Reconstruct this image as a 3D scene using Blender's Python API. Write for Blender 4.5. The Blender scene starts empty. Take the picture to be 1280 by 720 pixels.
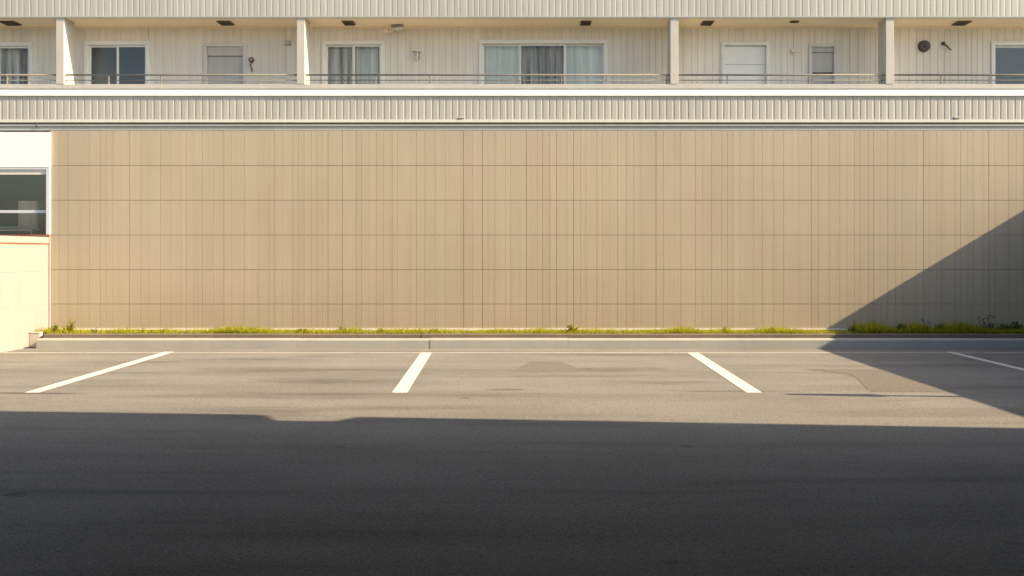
import bpy, math, random
from mathutils import Vector

random.seed(7)
S = bpy.context.scene
C = S.collection
H = 1.785            # eye height
F = 1152.0           # focal length in photo pixels
VX, VY = 660.0, 315.0

def PX(px, D): return (px - VX) / F * D
def PZ(py, D): return H + (VY - py) / F * D
def GD(py, z=0.0): return F * (H - z) / (py - VY)

# ------------------------------------------------------------------ mesh helper
class MB:
    def __init__(self):
        self.v, self.f, self.mi, self.tone = [], [], [], []
    def face(self, pts, mi=0, tone=0.5):
        n = len(self.v)
        self.v += [tuple(p) for p in pts]
        self.f.append(tuple(range(n, n + len(pts))))
        self.mi.append(mi); self.tone.append(tone)
    def box(self, x0, x1, y0, y1, z0, z1, mi=0, tone=0.5, skip=''):
        a = [(x0,y0,z0),(x1,y0,z0),(x1,y1,z0),(x0,y1,z0),(x0,y0,z1),(x1,y0,z1),(x1,y1,z1),(x0,y1,z1)]
        n = len(self.v); self.v += a
        fs = {'b':(0,3,2,1),'t':(4,5,6,7),'f':(0,1,5,4),'r':(1,2,6,5),'k':(2,3,7,6),'l':(3,0,4,7)}
        for k, q in fs.items():
            if k in skip: continue
            self.f.append(tuple(n+i for i in q)); self.mi.append(mi); self.tone.append(tone)
        return self
    def tube(self, pts, r, n=8, mi=0, cap=True, r2=None):
        pts = [Vector(p) for p in pts]
        rings = []
        for i, p in enumerate(pts):
            d = (pts[min(i+1,len(pts)-1)] - pts[max(i-1,0)]).normalized()
            up = Vector((0,0,1)) if abs(d.z) < 0.9 else Vector((1,0,0))
            a = d.cross(up).normalized(); b = d.cross(a).normalized()
            rr = r if r2 is None else r + (r2 - r) * i / (len(pts) - 1)
            base = len(self.v)
            for k in range(n):
                t = 2*math.pi*k/n
                self.v.append(tuple(p + a*math.cos(t)*rr + b*math.sin(t)*rr))
            rings.append(base)
        for i in range(len(rings)-1):
            for k in range(n):
                self.f.append((rings[i]+k, rings[i]+(k+1)%n, rings[i+1]+(k+1)%n, rings[i+1]+k))
                self.mi.append(mi); self.tone.append(0.5)
        if cap:
            self.f.append(tuple(rings[0]+k for k in range(n))[::-1]); self.mi.append(mi); self.tone.append(0.5)
            self.f.append(tuple(rings[-1]+k for k in range(n))); self.mi.append(mi); self.tone.append(0.5)
        return self
    def prism_x(self, prof, x0, x1, mi=0):
        """closed (y,z) profile, extruded along X"""
        n = len(self.v); k = len(prof)
        self.v += [(x0,y,z) for y,z in prof] + [(x1,y,z) for y,z in prof]
        for i in range(k):
            j = (i+1) % k
            self.f.append((n+i, n+k+i, n+k+j, n+j)); self.mi.append(mi); self.tone.append(0.5)
        self.f.append(tuple(n+i for i in range(k))); self.mi.append(mi); self.tone.append(0.5)
        self.f.append(tuple(n+k+i for i in range(k))[::-1]); self.mi.append(mi); self.tone.append(0.5)
        return self

def world_loc(o):
    v = Vector(o.location)
    while o.parent:
        o = o.parent; v += Vector(o.location)
    return v

def obj(name, mb, mat, parent=None, origin=None, bevel=0, smooth=False, fixn=True):
    me = bpy.data.meshes.new(name)
    off = world_loc(parent) if parent else Vector(origin or (0,0,0))
    me.from_pydata([tuple(Vector(v) - off) for v in mb.v], [], mb.f)
    mats = mat if isinstance(mat, (list, tuple)) else [mat]
    for m in mats: me.materials.append(m)
    me.polygons.foreach_set('material_index', mb.mi)
    at = me.attributes.new('tone', 'FLOAT', 'FACE')
    at.data.foreach_set('value', mb.tone)
    if smooth: me.polygons.foreach_set('use_smooth', [True]*len(me.polygons))
    me.update()
    o = bpy.data.objects.new(name, me); C.objects.link(o)
    if parent: o.parent = parent
    else: o.location = off
    if fixn:
        import bmesh
        bm = bmesh.new(); bm.from_mesh(me)
        bmesh.ops.recalc_face_normals(bm, faces=bm.faces); bm.to_mesh(me); bm.free()
    if bevel:
        b = o.modifiers.new('bevel', 'BEVEL'); b.width = bevel; b.segments = 2; b.limit_method = 'ANGLE'
    return o

def thing(name, loc, label, cat, group=None):
    o = bpy.data.objects.new(name, None); C.objects.link(o)
    o.location = loc; o.empty_display_size = 0.2
    return tag(o, label, cat, group)

def tag(o, label, cat, group=None):
    o['label'] = label; o['category'] = cat
    if group: o['group'] = group
    return o

def structure(o):
    o['kind'] = 'structure'; return o

# ------------------------------------------------------------------ materials
class N:
    def __init__(self, name):
        self.m = bpy.data.materials.new(name); self.m.use_nodes = True
        self.t = self.m.node_tree; self.t.nodes.clear()
        self.out = self.t.nodes.new('ShaderNodeOutputMaterial')
        self.geo = self.t.nodes.new('ShaderNodeNewGeometry')
    def n(self, typ, **kw):
        x = self.t.nodes.new(typ)
        for k, v in kw.items(): setattr(x, k, v)
        return x
    def l(self, a, b): self.t.links.new(a, b)
    def pos(self, scale):
        x = self.n('ShaderNodeMapping'); x.inputs['Scale'].default_value = scale
        self.l(self.geo.outputs['Position'], x.inputs['Vector']); return x.outputs[0]
    def noise(self, scale3, scale=1.0, detail=3, rough=0.5, dist=0.0):
        x = self.n('ShaderNodeTexNoise'); x.inputs['Scale'].default_value = scale
        x.inputs['Detail'].default_value = detail; x.inputs['Roughness'].default_value = rough
        x.inputs['Distortion'].default_value = dist
        self.l(self.pos(scale3), x.inputs['Vector']); return x.outputs['Fac']
    def ramp(self, fac, stops):
        x = self.n('ShaderNodeValToRGB'); e = x.color_ramp.elements
        while len(e) < len(stops): e.new(0.5)
        for i, (p, c) in enumerate(stops):
            e[i].position = p; e[i].color = (c, c, c, 1) if isinstance(c, (int, float)) else (*c, 1)
        self.l(fac, x.inputs[0]); return x.outputs[0]
    def rng(self, v, a, b, c, d):
        x = self.n('ShaderNodeMapRange'); x.inputs[1].default_value = a; x.inputs[2].default_value = b
        x.inputs[3].default_value = c; x.inputs[4].default_value = d
        self.l(v, x.inputs[0]); return x.outputs[0]
    def math(self, op, a, b):
        x = self.n('ShaderNodeMath', operation=op)
        for i, q in enumerate((a, b)):
            if isinstance(q, (int, float)): x.inputs[i].default_value = q
            else: self.l(q, x.inputs[i])
        return x.outputs[0]
    def mix(self, fac, a, b, mode='MIX'):
        x = self.n('ShaderNodeMix', data_type='RGBA', blend_type=mode)
        for sock, q in ((x.inputs[0], fac), (x.inputs[6], a), (x.inputs[7], b)):
            if isinstance(q, (int, float)): sock.default_value = q
            elif isinstance(q, tuple): sock.default_value = (*q, 1)
            else: self.l(q, sock)
        return x.outputs[2]
    def scale_col(self, col, fac):
        """colour times a scalar"""
        x = self.n('ShaderNodeVectorMath', operation='SCALE')
        if isinstance(col, tuple): x.inputs[0].default_value = col
        else: self.l(col, x.inputs[0])
        self.l(fac, x.inputs['Scale']); return x.outputs[0]
    def finish(self, col, rough=0.7, bump=None, bstr=0.3, bdist=0.01, spec=0.3, metal=0.0):
        p = self.n('ShaderNodeBsdfPrincipled')
        if isinstance(col, tuple): p.inputs['Base Color'].default_value = (*col, 1)
        else: self.l(col, p.inputs['Base Color'])
        if isinstance(rough, (int, float)): p.inputs['Roughness'].default_value = rough
        else: self.l(rough, p.inputs['Roughness'])
        p.inputs['Specular IOR Level'].default_value = spec; p.inputs['Metallic'].default_value = metal
        if bump is not None:
            b = self.n('ShaderNodeBump'); b.inputs['Strength'].default_value = bstr; b.inputs['Distance'].default_value = bdist
            self.l(bump, b.inputs['Height']); self.l(b.outputs[0], p.inputs['Normal'])
        self.l(p.outputs[0], self.out.inputs[0]); return self.m

def paint(name, col, rough=0.6, var=0.08, streak=0.08, spec=0.3, metal=0.0, bump=0.15):
    """painted / rendered surface: uneven tone, vertical streaks for rain marks and curtain pleat shading, fine bump"""
    n = N(name)
    big = n.noise((1,1,1), 1.3, 4)
    st = n.noise((9,9,0.5), 1.0, 4, 0.6)
    fine = n.noise((1,1,1), 60, 3)
    f = n.math('MULTIPLY', n.rng(big, .3, .7, 1-var, 1+var), n.rng(st, .35, .7, 1+streak*.4, 1-streak))
    f = n.math('MULTIPLY', f, n.rng(fine, .3, .7, .975, 1.025))
    at = n.n('ShaderNodeAttribute'); at.attribute_name = 'tone'
    f = n.math('MULTIPLY', f, n.rng(at.outputs['Fac'], 0, 1, .96, 1.04))
    return n.finish(n.scale_col(col, f), rough, fine, bump, 0.004, spec, metal)

# worn and oily marks on the asphalt; the first entry paints a thin shadow: photo spot, radii in metres, darkness
STAINS_AND_SHADOW = ((45,491.5,.85,.10,.55),(405,476,1.6,.40,.82),(330,462,1.3,.45,.84),(632,487,.30,.10,.68),(745,461.5,1.6,.34,.80),
          (830,478,1.2,.22,.87),(905,489,1.0,.12,.82),(300,449,1.6,.22,.86),(1085,470,.42,.10,.70),(795,443.5,1.5,.10,.80),(700,470,2.0,.2,.9))
def asphalt(name, base, streaks=True):
    n = N(name)
    grain = n.noise((1,1,1), 95, 3, .7)
    grain2 = n.noise((1,1,1), 28, 4, .65)
    blot = n.noise((1,1,1), .55, 5, .55, .4)
    f = n.math('MULTIPLY', n.rng(grain, .25, .75, .55, 1.45), n.rng(grain2, .3, .7, .86, 1.14))
    f = n.math('MULTIPLY', f, n.rng(blot, .3, .7, .92, 1.07))
    stone = n.n('ShaderNodeTexVoronoi'); stone.inputs['Scale'].default_value = 62
    n.l(n.geo.outputs['Position'], stone.inputs['Vector'])
    f = n.math('MULTIPLY', f, n.ramp(stone.outputs['Distance'], [(.08,1.55),(.22,1.0),(.6,.97),(.85,.72)]))
    if streaks:
        s1 = n.noise((.22,1.7,1), 1.0, 4, .55, .3)      # long rubbed marks along the wall
        s2 = n.noise((.12,.9,1), 1.6, 3, .5)
        f = n.math('MULTIPLY', f, n.ramp(s1, [(.30,.70),(.45,.95),(.62,1.0),(.8,1.06)]))
        f = n.math('MULTIPLY', f, n.ramp(s2, [(.33,.88),(.5,1.0),(.75,1.04)]))
    # sparse dark oil spots
    vo = n.n('ShaderNodeTexVoronoi'); vo.inputs['Scale'].default_value = 1.0; vo.inputs['Randomness'].default_value = 1
    n.l(n.pos((.9,1.1,1)), vo.inputs['Vector'])
    sp = n.noise((1,1,1), 6, 3)
    d = n.math('ADD', vo.outputs['Distance'], n.rng(sp, .3, .7, -.06, .06))
    f = n.math('MULTIPLY', f, n.ramp(d, [(.0,.62),(.035,.72),(.075,1.0)]))
    for px_, py_, rx, ry, dk in (STAINS_AND_SHADOW if streaks else ()):
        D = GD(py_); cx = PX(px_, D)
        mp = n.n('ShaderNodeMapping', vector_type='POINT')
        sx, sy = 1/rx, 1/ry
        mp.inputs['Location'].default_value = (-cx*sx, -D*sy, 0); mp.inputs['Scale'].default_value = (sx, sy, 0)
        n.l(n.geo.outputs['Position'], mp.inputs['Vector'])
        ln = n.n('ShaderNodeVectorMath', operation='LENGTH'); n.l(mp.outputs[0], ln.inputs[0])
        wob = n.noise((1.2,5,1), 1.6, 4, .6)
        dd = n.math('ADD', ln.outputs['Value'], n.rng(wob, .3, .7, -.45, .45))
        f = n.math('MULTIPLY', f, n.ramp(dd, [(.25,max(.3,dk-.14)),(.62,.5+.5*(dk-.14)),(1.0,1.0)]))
    b = n.math('ADD', grain, n.math('MULTIPLY', grain2, 1.2))
    return n.finish(n.scale_col(base, f), .88, b, .8, .008, .16)

def cladding(name, base):
    """tan boarded panels: tone per board, fine vertical grain, faint pink and green cast"""
    n = N(name)
    at = n.n('ShaderNodeAttribute'); at.attribute_name = 'tone'
    g1 = n.noise((26,26,.35), 1.0, 4, .6)
    g2 = n.noise((5,5,.15), 1.0, 3, .5)
    big = n.noise((.5,.5,.5), 1.0, 3)
    hue = n.noise((1.3,1,.35), 1.0, 2)
    f = n.math('MULTIPLY', n.rng(at.outputs['Fac'], 0, 1, .965, 1.03), n.rng(g1, .3, .7, .96, 1.04))
    f = n.math('MULTIPLY', f, n.rng(g2, .3, .7, .975, 1.025))
    f = n.math('MULTIPLY', f, n.rng(big, .3, .7, .95, 1.05))
    c = n.mix(n.rng(hue, .35, .65, 0, 1), (base[0]*1.012, base[1]*.985, base[2]*.975), (base[0]*.988, base[1]*1.0, base[2]*.98))
    return n.finish(n.scale_col(c, f), .75, g1, .10, .004, .2)

def glass(name, tint=(.5,.55,.55), refl=.14, rough=.02):
    n = N(name)
    tr = n.n('ShaderNodeBsdfTransparent'); tr.inputs[0].default_value = (*tint, 1)
    gl = n.n('ShaderNodeBsdfGlossy'); gl.inputs['Roughness'].default_value = rough
    gl.inputs['Color'].default_value = (.97,.90,.80,1)
    wob = n.noise((1,1,1), 2.5, 2)
    b = n.n('ShaderNodeBump'); b.inputs['Strength'].default_value = .03; b.inputs['Distance'].default_value = .01
    n.l(wob, b.inputs['Height']); n.l(b.outputs[0], gl.inputs['Normal'])
    fr = n.n('ShaderNodeFresnel'); fr.inputs['IOR'].default_value = 1.28
    mx = n.n('ShaderNodeMixShader'); n.l(n.math('ADD', fr.outputs[0], refl), mx.inputs[0])
    n.l(tr.outputs[0], mx.inputs[1]); n.l(gl.outputs[0], mx.inputs[2]); n.l(mx.outputs[0], n.out.inputs[0])
    return n.m

def leafmat(name, base, var=.35):
    n = N(name)
    at = n.n('ShaderNodeAttribute'); at.attribute_name = 'tone'
    c = n.scale_col(base, n.rng(at.outputs['Fac'], 0, 1, 1-var, 1+var))
    c2 = n.mix(n.ramp(at.outputs['Fac'], [(.45,0.0),(1.0,.55)]), c, (base[0]*1.7, base[1]*1.25, base[2]*1.2))
    d = n.n('ShaderNodeBsdfDiffuse'); n.l(c2, d.inputs[0])
    t = n.n('ShaderNodeBsdfTranslucent'); n.l(c2, t.inputs[0])
    mx = n.n('ShaderNodeMixShader'); mx.inputs[0].default_value = .45
    n.l(d.outputs[0], mx.inputs[1]); n.l(t.outputs[0], mx.inputs[2]); n.l(mx.outputs[0], n.out.inputs[0])
    return n.m

M = {}
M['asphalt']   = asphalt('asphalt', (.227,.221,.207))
M['patch']     = asphalt('asphalt_patch', (.172,.161,.143), False)
def roadpaint(name, col, under, wear):
    n = N(name)
    chip = n.noise((1,1,1), 22, 5, .7); big = n.noise((1,1,1), 2.2, 3)
    k = n.ramp(n.math('ADD', chip, n.rng(big, .3, .7, -.06, .06)), [(wear-.04,1.0),(wear+.03,0.0)])
    c = n.mix(k, n.scale_col(col, n.rng(big, .3, .7, .92, 1.05)), under)
    return n.finish(c, .75, chip, .4, .004, .2)
M['line']      = roadpaint('road_paint', (.62,.60,.56), (.25,.245,.235), .33)
M['thinline']  = roadpaint('worn_road_paint', (.40,.39,.36), (.22,.215,.20), .42)
M['kerb']      = paint('kerb_concrete', (.38,.375,.345), .85, .08, .04, .2, bump=.5)
M['kerbdark']  = paint('planter_edge_concrete', (.17,.14,.115), .85, .12, .12, .2, bump=.5)
M['soil']      = paint('soil', (.20,.15,.07), .95, .25, .0, .1, bump=.8)
M['tan']       = cladding('tan_boards', (.418,.366,.279))
M['joint']     = paint('joint_backing', (.37,.31,.225), .9, .05, .0, .1)
M['sage']      = paint('corrugated_upper_paint', (.40,.425,.395), .55, .03, .06)
M['cream']     = paint('corrugated_cream_paint', (.425,.425,.39), .55, .03, .06)
M['white']     = paint('white_coping_paint', (.82,.81,.78), .5, .03, .04)
M['trim']      = paint('trim_paint', (.66,.64,.58), .5, .04, .06)
M['flash']     = paint('grey_metal_flashing', (.36,.38,.36), .45, .05, .06, .5)
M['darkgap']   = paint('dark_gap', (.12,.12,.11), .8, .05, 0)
M['soffit']    = paint('soffit_paint', (.92,.79,.59), .8, .04, .0)
M['column']    = paint('column_paint', (.49,.485,.445), .65, .04, .06)
M['backwall']  = paint('balcony_wall_paint', (.76,.725,.625), .65, .04, .08)
M['alu']       = paint('window_frame_metal', (.78,.78,.74), .4, .03, .03, .5)
M['rail']      = paint('railing_metal', (.17,.17,.16), .55, .06, .0, .3)
M['postwarm']  = paint('railing_post_metal', (.24,.21,.18), .6, .06, .0, .3)
M['shutter']   = paint('grey_shutter_paint', (.52,.51,.47), .6, .04, .06)
M['doorpale']  = paint('pale_door_paint', (.84,.85,.80), .5, .03, .03)
M['curtain']   = paint('grey_curtain_pleat_shade', (.66,.64,.60), .9, .05, .9)  # strong streaks paint pleat shading into the cloth
M['sheer']     = paint('sheer_curtain_cloth', (.92,.90,.85), .9, .04, .35)
M['room']      = paint('dim_room_paint', (.30,.33,.34), .9, .05, .0)
M['glass']     = glass('window_glass', (.95,.96,.95), .012)
M['glassmid']  = glass('grey_window_glass', (.90,.94,.94), .05, .35)
M['glassmid'].node_tree.nodes['Glossy BSDF'].inputs['Color'].default_value = (.90,.96,1,1)
M['glassmir']  = glass('reflective_window_glass', (.94,.96,.94), .06, .05)
M['dark']      = paint('dark_metal', (.06,.055,.05), .5, .1, .0, .4)
M['brown']     = paint('brown_vent_metal', (.15,.11,.07), .6, .1, .0, .3)
M['plastic']   = paint('grey_plastic', (.34,.33,.30), .5, .06, .0, .4)
M['whiteplast']= paint('white_plastic', (.72,.70,.64), .5, .06, .0, .4)
M['leftwall']  = paint('cream_block_wall_paint', (.285,.272,.262), .75, .03, .05)
M['leftwhite'] = paint('white_fascia_paint', (.88,.88,.87), .5, .02, .02)
M['rust']      = paint('red_brown_seal', (.26,.10,.06), .8, .1, 0)
M['jamb']      = paint('pale_blue_metal', (.60,.64,.66), .4, .03, .03, .5)
M['teal']      = paint('teal_room_paint', (.32,.56,.60), .9, .05, .0)
M['beige']     = paint('beige_cabinet_paint', (.80,.66,.52), .7, .05, .1)
M['pillar']    = paint('pale_pillar_paint', (.52,.48,.43), .8, .1, .1)
M['light_blocker']    = paint('light_blocker_black', (.03,.031,.033), .7, .08, .05)  # near black so the added slab and walls darken the foreground
M['neighbour'] = paint('neighbour_render', (.60,.56,.50), .85, .06, .08)
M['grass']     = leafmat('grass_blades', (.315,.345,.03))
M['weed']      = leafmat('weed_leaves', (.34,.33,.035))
M['weeddark']  = leafmat('weed_leaves_dark', (.125,.165,.035))  # leaves of dark weeds, darkened further to deepen the shaded stretch

# ------------------------------------------------------------------ light
SY = 0.22
SD = Vector((1.0, -SY, 0.60)).normalized()        # towards the sun
EL = math.asin(SD.z); AZ = math.atan2(SD.x, SD.y)
w = bpy.data.worlds.new('World'); S.world = w; w.use_nodes = True
nt = w.node_tree
bg = nt.nodes['Background']
sky = nt.nodes.new('ShaderNodeTexSky'); sky.sky_type = 'NISHITA'; sky.sun_disc = False
sky.sun_elevation = EL; sky.sun_rotation = AZ; sky.dust_density = 2.5; sky.air_density = 1.0; sky.ozone_density = .8
hz = nt.nodes.new('ShaderNodeHueSaturation'); hz.inputs['Saturation'].default_value = .86   # milky late-day sky
nt.links.new(sky.outputs[0], hz.inputs['Color']); nt.links.new(hz.outputs[0], bg.inputs[0]); bg.inputs[1].default_value = 0.098
sun = bpy.data.lights.new('sun', 'SUN'); sun.energy = 4.6; sun.angle = math.radians(.5); sun.color = (1.0, .775, .49)
so = bpy.data.objects.new('sun', sun); C.objects.link(so)
so.rotation_euler = SD.to_track_quat('Z', 'Y').to_euler(); so.location = (20,-6,14)
S.view_settings.view_transform = 'Standard'; S.view_settings.look = 'None'
S.view_settings.gamma = 1; S.view_settings.use_curve_mapping = False; S.view_settings.exposure = 1.37

# ------------------------------------------------------------------ camera
cam = bpy.data.cameras.new('camera'); co = bpy.data.objects.new('camera', cam); C.objects.link(co)
co.location = (0,0,H); co.rotation_euler = (math.radians(90),0,0)
cam.sensor_width = 36; cam.lens = 36*F/1280
cam.shift_x = -(VX-640)/1280; cam.shift_y = -(360-VY)/1280
cam.clip_end = 3000; S.camera = co

# ------------------------------------------------------------------ ground
def grid(x0, x1, y0, y1, z=0):
    m = MB(); m.face([(x0,y0,z),(x1,y0,z),(x1,y1,z),(x0,y1,z)]); return m
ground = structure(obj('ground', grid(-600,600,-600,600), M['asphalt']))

def quadline(p0, p1, wd, z, th=None):
    a, b = Vector((*p0,0)), Vector((*p1,0))
    m = MB(); h = wd/2; n = 24
    for i in range(n):
        t0, t1 = i/n, (i+1)/n
        q0, q1 = a.lerp(b,t0), a.lerp(b,t1)
        m.face([(q0.x-h,q0.y,z),(q0.x+h,q0.y,z),(q1.x+h,q1.y,z),(q1.x-h,q1.y,z)])
    return m
for p0, p1, wd, lab in (((PX(39.5,GD(491)),GD(491)), (PX(212,GD(440)),GD(440)), .185, 'white bay line on the left by the low cream wall'),
                   ((PX(499.5,GD(491)),GD(491)), (PX(533,GD(441)),GD(441)), .195, 'white bay line left of the middle, leaning right'),
                   ((PX(943,GD(491)),GD(491)), (PX(866,GD(441)),GD(441)), .195, 'white bay line whose near end almost touches the thin shadow'),
                   ((7.52,GD(491)), (PX(1186,GD(440)),GD(440)), .13, 'white bay line lying in the shade on the right')):
    l = obj('parking_line', quadline(p0, p1, wd, .0038), M['line'], ground); l['label'] = lab
m = MB(); yk = GD(441)
m.face([(-9.3,yk-.06,.0018),(10.7,yk-.06,.0018),(10.7,yk+.06,.0018),(-9.3,yk+.06,.0018)])
obj('edge_line', m, M['thinline'], ground)
def patch(pts, mat='patch'):
    m = MB(); m.face([(PX(x,GD(y)), GD(y), .0025) for x, y in pts]); obj('asphalt_patch', m, M[mat], ground)
patch([(1088,490),(1196,490),(1100,462),(1006,461.5),(1066,469)])
patch([(638,464),(672,465.4),(722,464.2),(716,458),(703,452),(664,451.4),(655,456)])

# ------------------------------------------------------------------ kerb and planting bed
XR = 10.72
def joints(x0, x1, step, jit, seed):
    r = random.Random(seed); xs = [x0]
    while xs[-1] < x1 - step*1.3: xs.append(xs[-1] + step*(1 + r.uniform(-jit,jit)))
    return xs + [x1]
def kerb_run(name, xs, y0, y1, z0, z1, mat, cham):
    m = MB(); r = random.Random(3)
    for a, b in zip(xs[:-1], xs[1:]):
        dy, dz = r.uniform(-.005,.005), r.uniform(-.003,.003)
        prof = [(y0+dy,z0),(y0+dy,z1-cham+dz),(y0+dy+cham,z1+dz),(y1,z1+dz),(y1,z0)]
        m.prism_x(prof, a+.002, b-.002)
    return structure(obj(name, m, mat))
kerb_run('kerb', joints(-9.07, XR, 2.3, .12, 5), 17.0, 17.22, -.05, .178, M['kerb'], .022)
kerb_run('planter_edge', joints(-9.06, XR, 2.4, .05, 9), 17.225, 17.36, -.05, .25, M['kerbdark'], .012)
m = MB(); NX = 120
for i in range(NX):
    for j in range(3):
        q = []
        for a, b in ((i,j),(i+1,j),(i+1,j+1),(i,j+1)):
            x = -9.33 + (XR+9.33)*a/NX; y = 17.365 + .625*b/3
            q.append((x, y, .232 + .02*math.sin(x*3.1+b*2)*math.sin(x*.7) + .008*b))
        m.face(q)
structure(obj('soil_bed', m, M['soil']))

# grass: nobody could count it
def blade(m, x, y, z, h, lean, wd, az, tone):
    dx, dy = math.cos(az), math.sin(az)
    px, py = -dy*wd/2, dx*wd/2
    b0, b1 = (x-px,y-py,z), (x+px,y+py,z)
    mx, my, mz = x+dx*lean*.4*h, y+dy*lean*.4*h, z+h*.6
    tip = (x+dx*lean*h, y+dy*lean*h, z+h)
    m.face([b0, b1, (mx+px*.7,my+py*.7,mz), (mx-px*.7,my-py*.7,mz)], 0, tone)
    m.face([(mx-px*.7,my-py*.7,mz), (mx+px*.7,my+py*.7,mz), tip], 0, tone)
def dens(px):
    """how thick the grass stands along the bed, by where along the wall"""
    if px < 80: return .9
    if px > 1060: return 1.4
    d = .62 + .75*math.sin(px*.035+.6*math.sin(px*.011)) * math.sin(px*.0127+1)
    if 545 < px < 640: d *= .35
    return max(.55, d)
m = MB(); r = random.Random(21)
for i in range(60000):
    x = r.uniform(-9.3, XR); px = VX + x*64
    if r.random() > dens(px)/1.5: continue
    clump = .5+.5*math.sin(x*5.3+math.sin(x*1.7)*2)
    y = 17.37 + .60*r.random()**1.25
    h = r.uniform(.04,.085)*(1+1.1*clump*dens(px)*r.random())
    if px > 1060: h *= 1.25 + .5*r.random()
    blade(m, x, y, .225, h, r.uniform(.1,1.0), r.uniform(.006,.012), r.uniform(0,6.28), min(1,max(0,r.gauss(.55,.25))))
g = obj('grass', m, M['grass'], fixn=False); g['kind'] = 'stuff'
tag(g, 'short yellow green grass growing in the bed under the tan wall', 'grass')

def weed(px, h, spread, nst, label, mat='weed', tall=False, y=None, seed=0):
    r = random.Random(1000+int(px)+seed); m = MB()
    y0 = y or 17.62; x0 = PX(px, y0); z0 = .2
    for s in range(nst):
        az = r.uniform(0,6.28); rad = spread*r.random()**.6
        hh = 1.35*h*r.uniform(.45,1.0)*(1-.35*rad/max(spread,.01)) if s else h
        bx, by = x0 + .03*math.cos(az), y0 + .03*math.sin(az)
        tx, ty = x0 + rad*math.cos(az), y0 + rad*math.sin(az)*.7
        pts = []
        for k in range(5):
            t = k/4; bend = t**1.5
            pts.append((bx+(tx-bx)*bend, by+(ty-by)*bend, z0+hh*t*(1-.12*t)))
        m.tube(pts, .0045, 4, 0, True, .002)
        nl = int((20 if tall else 26)*hh/.22)+6
        for q in range(nl):
            t = r.uniform(.12,1.0) if not tall else (r.uniform(.05,.55) if q < nl*.6 else r.uniform(.85,1.02))
            k = min(3, int(t*4)); u = t*4-k
            p = Vector(pts[k]).lerp(Vector(pts[k+1]), u)
            a = r.uniform(0,6.28); L = r.uniform(.03,.07)*(.7+h); L *= .7 if (tall and t > .8) else 1
            wd = L*r.uniform(.28,.5); el = r.uniform(-.2,.8)
            d = Vector((math.cos(a)*math.cos(el), math.sin(a)*math.cos(el), math.sin(el)))
            sd = Vector((-math.sin(a), math.cos(a), r.uniform(-.4,.4)))*wd/2
            tone = min(1,max(0,r.gauss(.5,.28)))
            m.face([p, p+d*L*.5+sd, p+d*L, p+d*L*.5-sd], 0, tone)
    for q in range(int(14*spread/.08)):
        blade(m, x0+r.uniform(-.04,.04), y0+r.uniform(-.04,.04), z0, r.uniform(.06,.13)*(.6+h*2), r.uniform(.3,1.4), .011, r.uniform(0,6.28), r.random())
    o = obj('weed', m, M[mat], origin=(x0,y0,z0), fixn=False)
    return tag(o, label, 'weed', 'weeds along the foot of the wall')
for a in (
 (70, .20,.10,9,'leafy dark weed in the corner beside the low cream wall','weeddark'),
 (86, .30,.17,12,'wide airy yellow green weed leaning on the wall near the left corner','weed'),
 (118,.13,.07,8,'low dark green clump second from the left corner','weeddark'),
 (180,.15,.07,6,'thin yellowish weed below the leftmost full wall joint','weed'),
 (266,.10,.08,8,'small flat weed alone between the two left bay lines','weed'),
 (378,.13,.13,14,'broad dark green weed at the left of the bright grass stretch','weeddark'),
 (428,.18,.08,8,'yellow weed standing against the heavy vertical joint of the tan wall','weed'),
 (478,.13,.14,12,'spreading low yellow weed left of the bare white strip','weed'),
 (543,.13,.06,12,'dense dark weed right above the second bay line','weeddark'),
 (640,.10,.07,8,'tiny weed left of the round bush near the middle','weed'),
 (715,.22,.15,26,'round bushy weed tallest in the middle of the bed','weed'),
 (850,.17,.09,9,'feathery yellow weed above the third bay line','weed'),
 (906,.17,.06,6,'sparse upright weed with one dark seed head by the wall','weed'),
 (967,.13,.11,10,'low yellow weed just left of the big shadow','weed'),
): weed(*a[:5], mat=a[5])
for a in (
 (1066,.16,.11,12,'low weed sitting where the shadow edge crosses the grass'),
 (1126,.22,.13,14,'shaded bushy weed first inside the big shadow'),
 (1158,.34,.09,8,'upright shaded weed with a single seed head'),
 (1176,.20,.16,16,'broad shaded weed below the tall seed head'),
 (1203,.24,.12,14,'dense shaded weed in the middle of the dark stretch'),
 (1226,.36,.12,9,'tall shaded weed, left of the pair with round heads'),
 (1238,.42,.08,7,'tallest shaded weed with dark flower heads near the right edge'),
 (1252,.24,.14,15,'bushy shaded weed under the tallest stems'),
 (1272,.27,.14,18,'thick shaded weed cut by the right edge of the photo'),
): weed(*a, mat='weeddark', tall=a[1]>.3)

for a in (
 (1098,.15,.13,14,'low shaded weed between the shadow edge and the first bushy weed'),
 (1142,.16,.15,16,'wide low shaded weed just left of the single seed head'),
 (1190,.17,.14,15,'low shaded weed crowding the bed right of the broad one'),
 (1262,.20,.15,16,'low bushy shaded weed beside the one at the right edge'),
): weed(*a, mat='weeddark', seed=7)  # extra weeds, planted to darken the shaded grass

# ------------------------------------------------------------------ apartment building
YW, YP, YB = 18.0, 17.985, 18.75
XL, XE = -16.0, 16.0
bld = thing('apartment_building', (0,18.4,0), 'long pale apartment building with a tan boarded wall below an open corrugated balcony', 'building')

def zz(py, D=YP): return PZ(py, D)

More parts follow.
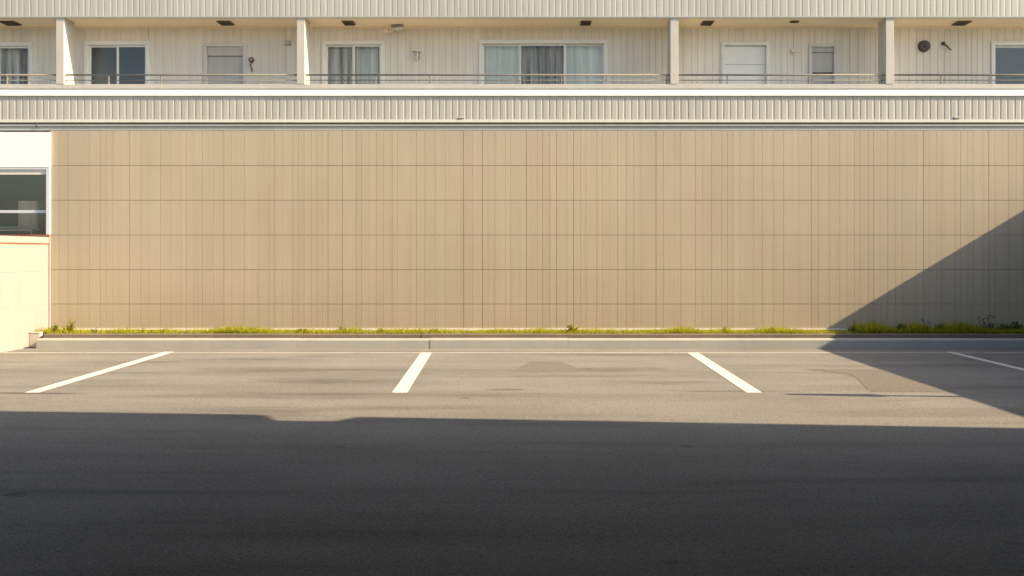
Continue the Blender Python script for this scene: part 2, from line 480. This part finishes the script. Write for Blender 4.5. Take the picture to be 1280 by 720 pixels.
# --- lower wall: boards between irregular vertical grooves and level horizontal joints
Z_TOP, Z_BOT = PZ(163,YW), PZ(411.5,YW)
rows = [Z_TOP] + [PZ(y,YW) for y in (207,250.3,293.8,337,380)] + [Z_BOT]
major = [PX(p,YW) for p in (162,428,579.5,603,658,717,820,1014,1236)]
XWL = -9.325
xs = [XWL]; r = random.Random(11)
fixed = sorted(major + [XE])
for fx in fixed:
    while fx - xs[-1] > .30:
        xs.append(xs[-1] + r.choice((.11,.14,.14,.17,.21,.27))*r.uniform(.95,1.05))
        if fx - xs[-1] < .09: xs.pop(); break
    xs.append(fx)
xs = sorted(set(round(x,4) for x in xs))
mj = set(round(x,4) for x in major)
m = MB()
m.face([(XWL,YW+.012,Z_BOT-.2),(XE,YW+.012,Z_BOT-.2),(XE,YW+.012,Z_TOP+.05),(XWL,YW+.012,Z_TOP+.05)], 1)
for i in range(len(xs)-1):
    a, b = xs[i], xs[i+1]
    gl = .0036 if a in mj else r.choice((.001,.0016,.0022,.003)); gr = .0036 if b in mj else .0012
    off = r.choice((0,0,.0004,.0008,.0012,.0016)); t0 = r.random()
    for j in range(len(rows)-1):
        hi, lo = rows[j], rows[j+1]
        m.box(a+gl, b-gr, YW-off, YW+.012, lo+.0042, hi-.0042, 0, min(1,max(0,t0*.8+.2*r.random())), 'k')
obj('lower_wall', m, [M['tan'], M['joint']], bld, fixn=False)
obj('base_strip', MB().box(XWL, XE, YW-.018, YW+.01, .1, Z_BOT+.012), M['white'], bld)
obj('wall_core', MB().box(XWL+.02, XE-.02, YW+.02, YB+.12, 0, 4.15), M['joint'], bld)

# --- flashing and parapet
fl = obj('flashing', MB().box(XL, XE, YW-.003, YW+.3, zz(163)+.002, zz(159.6)).box(XL, XE, YP-.006, YW+.3, zz(157.6), zz(155.6))
         .box(XL, XE, YP+.014, YW+.3, zz(159.6)+.001, zz(157.6)-.001), M['flash'], bld)
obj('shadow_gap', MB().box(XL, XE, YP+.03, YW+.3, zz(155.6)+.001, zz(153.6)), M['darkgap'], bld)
joint_x = PX(46,YP)
obj('flashing_joint', MB().box(joint_x-.01, joint_x+.012, YP-.010, YP+.03, zz(159.6), zz(153.7)), M['darkgap'], bld)

def corrug(m, x0, x1, z0, z1, y, pitch, crest, slope, depth, jit=0, seed=1):
    r = random.Random(seed); x = x0; pts = [(x0, y)]; tn = {}
    while x < x1:
        p = pitch*(1+r.uniform(-jit,jit)); c = p*crest; s = p*slope
        for dx, dy in ((c,0),(c+s,depth),(p-s,depth),(p,0)):
            pts.append((min(x+dx,x1), y+dy))
        x += p
    for (a,ya),(b,yb) in zip(pts[:-1], pts[1:]):
        if b-a < 1e-5: continue
        m.face([(a,ya,z0),(b,yb,z0),(b,yb,z1),(a,ya,z1)], 0, tn.setdefault(int((a-x0)/.83), r.random()))
m = MB(); corrug(m, XL, XE, zz(149.5), zz(120), YP, .1365, .66, .09, .0042, .08, 4)
par = obj('parapet', m, M['cream'], bld, fixn=False)
par['label'] = 'corrugated cream balcony front'
m = MB(); m.box(XL, XE, YP+.03, 18.10, zz(153.6)+.001, zz(111.5)); obj('parapet_core', m, M['trim'], par)
obj('bottom_trim', MB().box(XL, XE, YP-.010, YP+.028, zz(153)+.002, zz(149.5)), M['trim'], par)
zc0, zc1 = zz(120), zz(112)
obj('coping', MB().prism_x([(YP-.03,zc0),(YP-.03,zc0+.035),(YP+.028,zc1),(18.09,zc1),(18.09,zc0+.002),(YP+.028,zc0)], XL, XE), M['white'], par)
obj('ledge', MB().box(XL, XE, YP+.02, 18.12, zz(111)+.002, zz(105)), M['column'], par, bevel=.006)
for px_, py_ in ((577,147.5),(1196,147.5)):
    x = PX(px_,YP)
    obj('drain_spout', MB().prism_x([(YP-.022,zz(py_)-.008),(YP-.024,zz(py_)+.006),(YP+.01,zz(py_)+.03),(YP+.01,zz(py_)-.012)], x-.05, x+.05), M['plastic'], par)

# --- upper parapet
ZS = zz(22)
m = MB(); corrug(m, XL, XE, ZS+.03, 7.75, YP, .128, .66, .10, .0028, .3, 8)
up = obj('upper_parapet', m, M['sage'], bld, fixn=False)
obj('lower_edge', MB().box(XL, XE, YP-.006, YP+.06, ZS, ZS+.03), M['flash'], up)
obj('upper_core', MB().box(XL, XE, YP+.03, 18.15, ZS+.031, 7.75), M['trim'], up)
obj('roof_coping', MB().box(XL, XE, YP-.04, 18.2, 7.751, 7.83), M['white'], up)
obj('soffit', MB().box(XL, XE, YP+.061, YB+.3, ZS+.004, ZS+.03), M['soffit'], bld)
obj('end_wall', MB().box(XE-.2, XE, YB+.3, 27, 0, 9.6), M['trim'], bld)
obj('end_wall', MB().box(XL, XL+.2, YB+.3, 27, 0, 9.6), M['trim'], bld)
obj('rear_wall', MB().box(XL, XE, 27.001, 27.2, 0, 9.6), M['trim'], bld)
obj('added_storey_wall', MB().box(XL+.201, XE-.201, YB+.001, YB+.2, 7.0, 9.6), M['backwall'], bld)  # unseen storey added to cut skylight on the foreground
obj('upper_floor', MB().box(XL+.201, XE-.201, 18.16, 27, 6.8, 6.95), M['trim'], bld)
obj('roof', MB().box(XL, XE, 17.95, 27.3, 9.61, 9.85), M['sage'], bld)  # added unseen roof over the added storey, cuts skylight
obj('balcony_floor', MB().box(XL, XE, 18.14, YB-.01, 4.16, 4.22), M['white'], bld)

# --- columns
for px_ in (75, 376, 843, 1112.5):
    x = PX(px_, 18.0)
    obj('column', MB().box(x-.078, x+.078, 18.0, 18.41, zz(105,18.0)+.001, ZS+.003), M['column'], bld, bevel=.005)
for x in (-13.8, 11.8):
    obj('column', MB().box(x-.078, x+.078, 18.0, 18.41, zz(105,18.0)+.001, ZS+.003), M['column'], bld, bevel=.005)

# --- railings
YR = 18.06; zl = zz(105)+.001
colx = [-13.8] + [PX(p,18.0) for p in (75,376,843,1112.5)] + [11.8]
posts = [[], [136,201,258,325], [470,537,640,702,758,833], [909,958,1015,1102], [1176,1237], []]
for i in range(5):
    a, b = colx[i]+.08, colx[i+1]-.08
    z1 = PZ(93.7,YR)
    rl = obj('railing', MB().tube([(a,YR,z1),(b,YR,z1)], .017, 8), M['rail'], bld, smooth=True)
    obj('lower_rail', MB().tube([(a,YR,PZ(100.3,YR)),(b,YR,PZ(100.3,YR))], .008, 6), M['rail'], rl, smooth=True)
    pp = [PX(q,YR) for q in posts[i]] if i < 5 and posts[i] else [a+.9, (a+b)/2, b-.9]
    if i == 0: pp = [PX(-40,YR), PX(9,YR), PX(36,YR)]
    if i == 4: pp = [PX(1176,YR), PX(1237,YR), PX(1300,YR)]
    for x in pp:
        if x < b: obj('post', MB().box(x-.012, x+.012, YR-.012, YR+.012, zl-.005, z1-.012), M['postwarm'], rl)

# --- balcony wall with openings
def bx(p): return PX(p, YB)
def bz(p): return PZ(p, YB)
FLOOR = 4.22
ops = [(bx(-46),bx(40),bz(55)), (bx(107),bx(186),bz(53.5)), (bx(256),bx(307),bz(55.5)), (bx(404),bx(479),bz(53)),
       (bx(600),bx(758),bz(52)), (bx(903),bx(960.5),bz(54)), (bx(1012),bx(1045),bz(56)), (bx(1240),bx(1330),bz(54))]
m = MB()
edges = [XL] + [v for o in ops for v in o[:2]] + [XE]
for i in range(0, len(edges), 2):
    corrug(m, edges[i], edges[i+1], FLOOR, ZS+.002, YB, .145, .80, .04, .010, .25, 30+i)
for i, (a,b,zt) in enumerate(ops):
    corrug(m, a, b, zt, ZS+.002, YB, .145, .80, .04, .010, .25, 60+i)
    # reveals of the opening
    m.face([(a,YB,FLOOR),(a,YB+.16,FLOOR),(a,YB+.16,zt),(a,YB,zt)]); m.face([(b,YB,FLOOR),(b,YB+.16,FLOOR),(b,YB+.16,zt),(b,YB,zt)])
    m.face([(a,YB,zt),(b,YB,zt),(b,YB+.16,zt),(a,YB+.16,zt)])
obj('balcony_wall', m, M['backwall'], bld, fixn=False)
obj('wall_lath', MB().box(XL, XE, YB-.012, YB-.002, ZS-.028, ZS+.001), M['soffit'], bld)

def drape(m, x0, x1, y, z0, z1, pitch, amp, seed):
    r = random.Random(seed); n = max(8, int((x1-x0)/pitch*8)); ph = r.uniform(0,6)
    P = []
    for i in range(n+1):
        x = x0+(x1-x0)*i/n
        P.append((x, y + amp*math.sin(2*math.pi*(x-x0)/pitch + ph + .9*math.sin((x-x0)*3.7+ph))))
    for (a,ya),(b,yb) in zip(P[:-1],P[1:]):
        m.face([(a,ya,z0),(b,yb,z0),(b,yb,z1),(a,ya,z1)])

def window(op, splits, panes, label, mat='alu', fw=.055):
    """op: opening; splits: x of the meeting stiles; panes: (glass, curtain or None, pleat) per leaf"""
    a, b, zt = op; yf = YB-.03
    m = MB()
    m.box(a-.02, a+fw, yf, YB+.10, FLOOR, zt-fw*.8+.001)
    m.box(b-fw, b+.02, yf, YB+.10, FLOOR, zt-fw*.8+.001)
    m.box(a-.02, b+.02, yf-.003, YB+.10, zt-fw*.8+.002, zt+.03)
    win = obj('window', m, M[mat], bld, bevel=.004); win['label'] = label
    xs_ = [a+fw] + splits + [b-fw]
    for i in range(len(xs_)-1):
        l, rr = xs_[i], xs_[i+1]; yy = YB + (.02 if i % 2 else .055)
        sw = .03; zt2 = zt-fw*.8-.001
        m = MB(); m.box(l, l+sw, yy, yy+.03, FLOOR+.01, zt2); m.box(rr-sw, rr, yy, yy+.03, FLOOR+.01, zt2)
        m.box(l+sw+.0005, rr-sw-.0005, yy+.002, yy+.028, zt2-.035, zt2)
        obj('sash', m, M[mat], win)
        gk, ck, pt = panes[i]
        obj('pane', MB().box(l+sw+.001, rr-sw-.001, yy+.012, yy+.018, FLOOR+.02, zt2-.036), M[gk], win)
        if ck:
            m = MB(); drape(m, l, rr, YB+.16, FLOOR+.03, zt2+.02, pt, .045 if pt < .3 else .015, int(l*100)%97)
            obj('curtain', m, M[ck], win, fixn=False, smooth=True)
    # the dim room behind
    m = MB(); z0, z1 = FLOOR-.02, zt+.08; y0, y1 = YB+.161, YB+1.6
    m.face([(a-.1,y1,z0),(b+.1,y1,z0),(b+.1,y1,z1),(a-.1,y1,z1)])
    for p, q in ((a-.1,a-.001),(b+.001,b+.1)): m.face([(p,y0,z0),(q,y0,z0),(q,y0,z1),(p,y0,z1)])
    m.face([(a-.001,y0,zt),(b+.001,y0,zt),(b+.001,y0,z1),(a-.001,y0,z1)])
    m.face([(a-.1,y0,z0),(a-.1,y1,z0),(a-.1,y1,z1),(a-.1,y0,z1)])
    m.face([(b+.1,y0,z0),(b+.1,y1,z0),(b+.1,y1,z1),(b+.1,y0,z1)]); m.face([(a-.1,y0,z0),(b+.1,y0,z0),(b+.1,y1,z0),(a-.1,y1,z0)])
    m.face([(a-.1,y0,z1),(b+.1,y0,z1),(b+.1,y1,z1),(a-.1,y1,z1)])
    obj('room', m, M['room'], win, fixn=False)
    return win
window(ops[0], [bx(-2)], [('glass','curtain',.16),('glass','curtain',.15)], 'window with grey pleated curtain at the left edge')
window(ops[1], [bx(146)], [('glassmid',None,0),('glassmid',None,0)], 'two-leaf sliding window with dark blue grey glass')
window(ops[3], [bx(441.5)], [('glass','curtain',.42),('glass','sheer',.20)], 'two-leaf sliding window with sheer curtain in the right leaf')
window(ops[4], [bx(649.5),bx(706.5)], [('glassmir','sheer',.5),('glass','curtain',.13),('glassmir','sheer',.6)], 'wide three-leaf window with pleated dark curtain in the middle')
window(ops[7], [bx(1290)], [('glassmid',None,0),('glassmid',None,0)], 'dim window cut by the right edge')

def door(op, label, leaf, bands, fw=.045):
    """bands: (z top, z bottom, depth behind the wall face, material) from the top down"""
    a, b, zt = op
    m = MB()
    m.box(a-.02, a+fw, YB-.028, YB+.1, FLOOR, zt-fw+.001); m.box(b-fw, b+.02, YB-.028, YB+.1, FLOOR, zt-fw+.001)
    m.box(a-.02, b+.02, YB-.031, YB+.1, zt-fw+.002, zt+.025)
    fr = None
    d = MB(); d.box(a+fw+.001, b-fw-.001, YB+.06, YB+.1, FLOOR+.005, zt-fw)
    lf = obj('door', d, M[leaf], bld); lf['label'] = label
    obj('door_frame', m, M['alu' if leaf == 'doorpale' else 'trim'], lf, bevel=.004)
    for z1, z0, dy, mt, nm in bands:
        obj(nm, MB().box(a+fw+.004, b-fw-.004, YB+dy, YB+.058, z0, z1), M[mt], lf, bevel=.003)
    return lf
d1 = ops[2]; door(d1, 'grey shutter door with a paler roller box', 'shutter', [(bz(58),bz(69.5),.012,'shutter','roller_box'),(bz(70.5),FLOOR+.01,.045,'shutter','shutter_leaf')])
d2 = ops[5]; dd = door(d2, 'pale grey door with one level seam', 'doorpale', [(bz(57.5),bz(79.8),.04,'doorpale','upper_panel'),(bz(80.6),FLOOR+.01,.043,'doorpale','lower_panel')])
x = d2[1]-.13
d3 = ops[6]; door(d3, 'narrow hatch door with a dark slot', 'dark', [(bz(58.5),bz(65),.02,'shutter','roller_box'),(bz(65.6),bz(90),.035,'shutter','upper_panel'),(bz(92),FLOOR+.01,.035,'shutter','lower_panel')])
obj('handle', MB().tube([(x,YB+.02,4.98),(x,YB+.02,5.1)], .012, 8), M['flash'], dd)

# ------------------------------------------------------------------ fittings on the balcony
def soffit_plate(px, py, wpx, label, thin=False):
    zc = ZS
    D = (ZS-H)*F/(VY-py); x = PX(px, D)
    wd = wpx/F*D; dp = .05 if thin else .15
    t = thing('ceiling_vent', (x,D,zc), label, 'vent', 'vents in the balcony ceiling')
    obj('vent_frame', MB().box(x-wd/2, x+wd/2, D-dp, D+dp, zc-.02, zc+.0035), M['brown'], t, bevel=.004)
    m = MB(); n = 4 if not thin else 2
    for i in range(n):
        y = D-dp+.03+(2*dp-.06)*i/(n-1)
        m.box(x-wd/2+.02, x+wd/2-.02, y-.008, y+.008, zc-.030, zc-.0205)
    obj('louvre', m, M['dark'], t)
for a in ((13,28.5,19,'brown ceiling vent above the curtained window at the left edge'),
          (282,28.3,17,'brown ceiling vent above the grey shutter door'),
          (436,28.3,14.5,'brown ceiling vent above the two-leaf window with a sheer curtain'),
          (732,28.4,13.5,'brown ceiling vent above the wide three-leaf window'),
          (884,28.4,14,'brown ceiling vent just left of the pale door'),
          (1202,28.4,17,'brown ceiling vent in the bay of the round wall vent')): soffit_plate(*a)
soffit_plate(993, 26.6, 11, 'narrow brown ceiling vent right of the pale door', True)

def cyl_y(m, x, y0, y1, z, r0, r1, n=24):
    m.tube([(x,y0,z),(x,y1,z)], r0, n, 0, True, r1)
# round wall vent
x, z = bx(1154.5), bz(58); t = thing('round_vent', (x,YB,z), 'dark round vent on the balcony wall in the right bay', 'vent')
m = MB(); cyl_y(m, x, YB+.005, YB-.06, z, .122, .112); obj('housing', m, M['dark'], t, bevel=.006)
m = MB(); cyl_y(m, x, YB-.061, YB-.075, z, .085, .075)
obj('ring', m, M['brown'], t)
m = MB(); cyl_y(m, x, YB-.0755, YB-.095, z, .05, .035); obj('hub', m, M['dark'], t)
# tilted dark tap bracket
x, z = bx(1181), bz(58); t = thing('wall_bracket', (x,YB,z), 'small crooked dark bracket right of the round vent', 'bracket')
obj('plate', MB().box(x-.07, x+.0, YB-.025, YB+.005, z+.02, z+.09), M['dark'], t, bevel=.004)
obj('arm', MB().tube([(x-.03,YB-.03,z+.05),(x+.02,YB-.06,z-.01),(x+.07,YB-.07,z-.075),(x+.10,YB-.07,z-.08)], .017, 8), M['brown'], t, smooth=True)
# wall lamp with hanging cord beside the grey door
x, z = bx(314.5), bz(75); t = thing('wall_lamp', (x,YB,z), 'small dark wall lamp with a curled cord beside the grey shutter door', 'lamp')
m = MB(); cyl_y(m, x, YB+.005, YB-.05, z, .055, .05, 16); obj('lamp_body', m, M['dark'], t, bevel=.005)
m = MB(); cyl_y(m, x, YB-.051, YB-.075, z, .032, .02, 12); obj('lens', m, M['plastic'], t)
obj('cord', MB().tube([(x+.01,YB-.02,z-.05),(x-.02,YB-.03,z-.12),(x+.015,YB-.03,z-.18),(x+.02,YB-.02,z-.24)], .012, 6), M['brown'], t, smooth=True)
# small box
x, z = bx(360), bz(54); t = thing('meter_box', (x,YB,z), 'tiny grey box high on the wall left of the second column', 'box')
obj('case', MB().box(x-.055,x+.055,YB-.05,YB+.005,z-.045,z+.045), M['plastic'], t, bevel=.006)
obj('lid', MB().box(x-.045,x+.045,YB-.058,YB-.0505,z-.035,z+.035), M['shutter'], t, bevel=.003)
# camera under the soffit
t = thing('security_camera', (PX(494,18.6),18.6,ZS), 'pale camera on a forked arm under the balcony ceiling', 'camera')
yc = 18.6; q = lambda p: PX(p,yc); zq = lambda p: PZ(p,yc)
obj('mount', MB().box(q(489),q(503),yc-.06,yc+.08,ZS-.035,ZS+.003), M['plastic'], t, bevel=.008)
obj('arm', MB().tube([(q(496),yc,zq(32)),(q(492),yc-.04,zq(37)),(q(486.5),yc-.05,zq(41.5))], .020, 8), M['whiteplast'], t, smooth=True)
obj('camera_body', MB().tube([(q(494.5),yc-.02,zq(36.2)),(q(503.5),yc-.05,zq(35.2))], .036, 12), M['whiteplast'], t)
obj('hood', MB().box(q(495),q(505),yc-.10,yc+.01,zq(33.6),zq(32.9)), M['plastic'], t, bevel=.004)
obj('sensor', MB().tube([(q(480),yc-.05,zq(38.8)),(q(486),yc-.05,zq(40))], .034, 10), M['beige'], t)
# T shaped tap
x, z = bx(521.5), bz(68); t = thing('wall_tap', (x,YB,z), 'grey T shaped tap between the sheer curtain window and the wide window', 'tap')
obj('cross_bar', MB().tube([(x-.08,YB-.03,z+.06),(x-.02,YB-.06,z+.035),(x+.075,YB-.06,z+.03)], .014, 8), M['plastic'], t, smooth=True)
obj('body', MB().tube([(x+.01,YB-.05,z+.03),(x+.0,YB-.05,z-.05),(x-.005,YB-.06,z-.135)], .022, 8), M['whiteplast'], t, smooth=True)
obj('pipe', MB().tube([(x+.045,YB-.04,z+.03),(x+.045,YB-.04,z-.12)], .010, 8), M['plastic'], t, smooth=True)
# small white fitting
x, z = bx(991.5), bz(64.5); t = thing('wall_fitting', (x,YB,z), 'small white fitting between the pale door and the narrow hatch', 'fitting')
obj('cover', MB().box(x-.06,x+.055,YB-.05,YB+.005,z-.02,z+.05), M['whiteplast'], t, bevel=.012)
obj('spout', MB().tube([(x+.0,YB-.03,z-.021),(x+.01,YB-.035,z-.09)], .014, 8), M['whiteplast'], t, smooth=True)

# ------------------------------------------------------------------ annex on the left
YA = 17.95; XA = -9.322
ann = thing('annex', (-11,18.6,0), 'white fronted annex with a wide window at the left edge above the low cream wall', 'building')
zA = lambda p: PZ(p, YA)
obj('fascia', MB().box(-15.9, XA, YA, YA+.25, zA(209), zA(165)), M['leftwhite'], ann)
obj('sill_wall', MB().box(-15.9, XA, YA+.004, YA+.25, 0, zA(295.5)-.001), M['leftwall'], ann)
wl, wr, wt, wb = -12.0, XA, zA(209)-.001, zA(295.5)
obj('pier', MB().box(-15.9, wl, YA+.004, YA+.25, wb, wt), M['leftwhite'], ann)
jw = .07
m = MB(); m.box(wr-jw, wr-.002, YA+.005, YA+.16, wb+.035, wt-.001); m.box(wl+.002, wl+jw, YA+.005, YA+.16, wb+.035, wt-.001)
m.box(wl+jw, wr-jw, YA+.007, YA+.16, wt-.045, wt-.001)
wnd = obj('window', m, M['jamb'], ann, bevel=.004)
obj('roller_box', MB().box(wl+jw, wr-jw, YA+.03, YA+.15, wt-.14, wt-.046), M['trim'], wnd)
obj('sill', MB().box(wl+.002, wr-.002, YA-.012, YA+.2, wb, wb+.034), M['rust'], wnd)
obj('pane', MB().box(wl+jw, wr-jw, YA+.08, YA+.088, wb+.035, wt-.141), M['glassmir'], wnd)
obj('glazing_bar', MB().box(wl+jw, wr-jw, YA+.06, YA+.10, zA(266), zA(262.5)), M['jamb'], wnd)
m = MB(); a, b, y0, y1, z0, z1 = -15.8, XA-.005, YA+.26, 20.8, 1.85, 4.0
m.face([(a,y1,z0),(b,y1,z0),(b,y1,z1),(a,y1,z1)]); m.face([(b,y0,z0),(b,y1,z0),(b,y1,z1),(b,y0,z1)])
m.face([(a,y0,z0),(a,y1,z0),(a,y1,z1),(a,y0,z1)]); m.face([(a,y0,z0),(b,y0,z0),(b,y1,z0),(a,y1,z0)]); m.face([(a,y0,z1),(b,y0,z1),(b,y1,z1),(a,y1,z1)])
obj('room', m, M['teal'], ann, fixn=False)
obj('roof', MB().box(-15.95, XA-.005, YA+.26, 20.9, 4.01, 4.08), M['flash'], ann)
Yc = 18.5
cb = thing('cabinet', (PX(34,Yc),Yc,1.852), 'beige cabinet seen through the annex window', 'cabinet')
x0, x1 = PX(22.5,Yc), PX(46.5,Yc)
obj('carcass', MB().box(x0,x1,Yc,Yc+.4,1.852,PZ(251,Yc)), M['beige'], cb, bevel=.01)
obj('cabinet_door', MB().box(x0+.02,x1-.02,Yc-.018,Yc-.001,2.3,PZ(251,Yc)-.03), M['beige'], cb, bevel=.004)
Yb2 = 18.12
bn = thing('bench', (PX(20,Yb2),Yb2,1.852), 'white tubular bench seen low in the annex window', 'bench')
za, zb = PZ(284,Yb2), PZ(289,Yb2); xa, xb = PX(-20,Yb2), PX(40,Yb2)
obj('backrest', MB().tube([(xa,Yb2+.3,zb),(xa+.05,Yb2+.3,za),(xb-.07,Yb2+.3,za),(xb,Yb2+.3,zb)], .018, 8), M['whiteplast'], bn, smooth=True)
obj('seat', MB().box(xa,xb,Yb2,Yb2+.3,2.20,2.23), M['whiteplast'], bn, bevel=.006)
for x in (xa+.03, xb-.03):
    for y in (Yb2+.03, Yb2+.27):
        obj('leg', MB().tube([(x,y,1.852),(x,y,2.199)], .015, 8), M['whiteplast'], bn)

# low cream wall running towards the camera
XW = -9.34
lw = thing('low_wall', (XW-.15,14.6,0), 'low sunlit cream wall of level courses at the left edge', 'wall')
cz = [-.05, .27, .758, 1.407, 1.925]
m = MB(); m.box(XW-.30, XW-.008, 11.2, YA-.002, 0, 1.925, 1)
for j in range(4):
    m.box(XW-.0085, XW, 11.2, YA-.003, cz[j]+(.008 if j else .05), cz[j+1]-(.008 if j < 3 else 0))
obj('wall', m, [M['leftwall'], M['flash']], lw)
obj('seal', MB().box(XW-.30, XW-.004, 11.2, YA-.002, 1.9255, 1.95), M['rust'], lw)
obj('coping', MB().box(XW-.33, XW+.012, 11.18, YA-.002, 1.9505, 2.075), M['leftwall'], lw, bevel=.006)
p = thing('end_post', (-9.23,17.29,0), 'short pale concrete post where the kerb meets the low cream wall', 'post')
obj('shaft', MB().box(-9.338,-9.13,17.24,17.34,0,.262), M['pillar'], p, bevel=.012)
obj('cap', MB().box(-9.338,-9.125,17.235,17.345,.2625,.285), M['pillar'], p, bevel=.006)

# ------------------------------------------------------------------ what casts the big shadows
XN = 10.75; HN = 3.24
nb = thing('neighbour_building', (15,11,0), 'plain low grey building beyond the right edge whose roof edge throws the slanting shadow', 'building')
obj('wall', MB().box(XN+.05, 20, 3.2, 17.96, 0, HN-.12), M['neighbour'], nb)
obj('roof', MB().box(XN, 20.05, 3.1, 17.955, HN-.119, HN), M['flash'], nb)
lm = thing('roof_lamp', (10.95,11.36-SY/.6*3.24,HN), 'leaning lamp mast on the low grey roof beyond the right edge', 'lamp')
tip = Vector((3.24+1.6667*4.42, 11.56-SY/.6*4.42, 4.42)); base = Vector((10.95,11.36-SY/.6*3.24,HN+.001))
mid = base.lerp(tip, .52)
obj('mast', MB().tube([base, mid], .045, 10), M['dark'], lm)
obj('lamp_head', MB().tube([mid, mid.lerp(tip,.25), mid.lerp(tip,.7), tip], .12, 12, r2=.05), M['dark'], lm)

# flat slab added out of view; its front edge throws the foreground shadow
HT = 4.70
def cast(sx, sy): return (sx + HT/.6, sy - SY*HT/.6)
A = [(-14.5,10.99), (PX(308,GD(518)),GD(518)), (PX(322,GD(525.5)),GD(525.5)), (PX(418,GD(526.5)),GD(526.5)), (PX(446,GD(521)),GD(521)), (PX(1280,GD(535)),GD(535)), (14,8.55)]
out = [cast(*q) for q in A] + [(24,-9),(-10,-9)]
m = MB(); zb = HT-.14
nv = len(out)
m.v += [(x,y,zb) for x,y in out] + [(x,y,HT) for x,y in out]
def addf(q): m.f.append(q); m.mi.append(0); m.tone.append(.5)
addf(tuple(range(nv))[::-1]); addf(tuple(range(nv,2*nv)))
for i in range(nv): addf((i,(i+1)%nv,nv+(i+1)%nv,nv+i))
cn = thing('light_blocker', (6,-3,0), 'flat dark slab with walls, added out of view to shade the foreground', 'light_blocker')
m.mi[1] = 1  # pale top face of the added slab bounces sun at the building
obj('blocker_slab', m, [M['light_blocker'], M['kerb']], cn)
obj('side_blocker', MB().box(-9.85, -9.65, -8.65, 4.5, 0, zb-.001), M['light_blocker'], cn)  # side walls added to keep skylight off the foreground
obj('side_blocker', MB().box(20.6, 20.8, -8.65, 3.0, 0, zb-.001), M['light_blocker'], cn)
obj('back_blocker', MB().box(-9.9, 23.9, -8.9, -8.7, 0, zb-.001), M['light_blocker'], cn)  # added behind the camera to darken the foreground
for x, y in ((-9.5,-2),(-9.5,8),(21,-2),(21,6)):
    obj('post', MB().box(x-.1,x+.1,y-.1,y+.1,0,zb-.001), M['light_blocker'], cn, bevel=.01)  # posts under the added slab, out of view
S.render.film_transparent = False
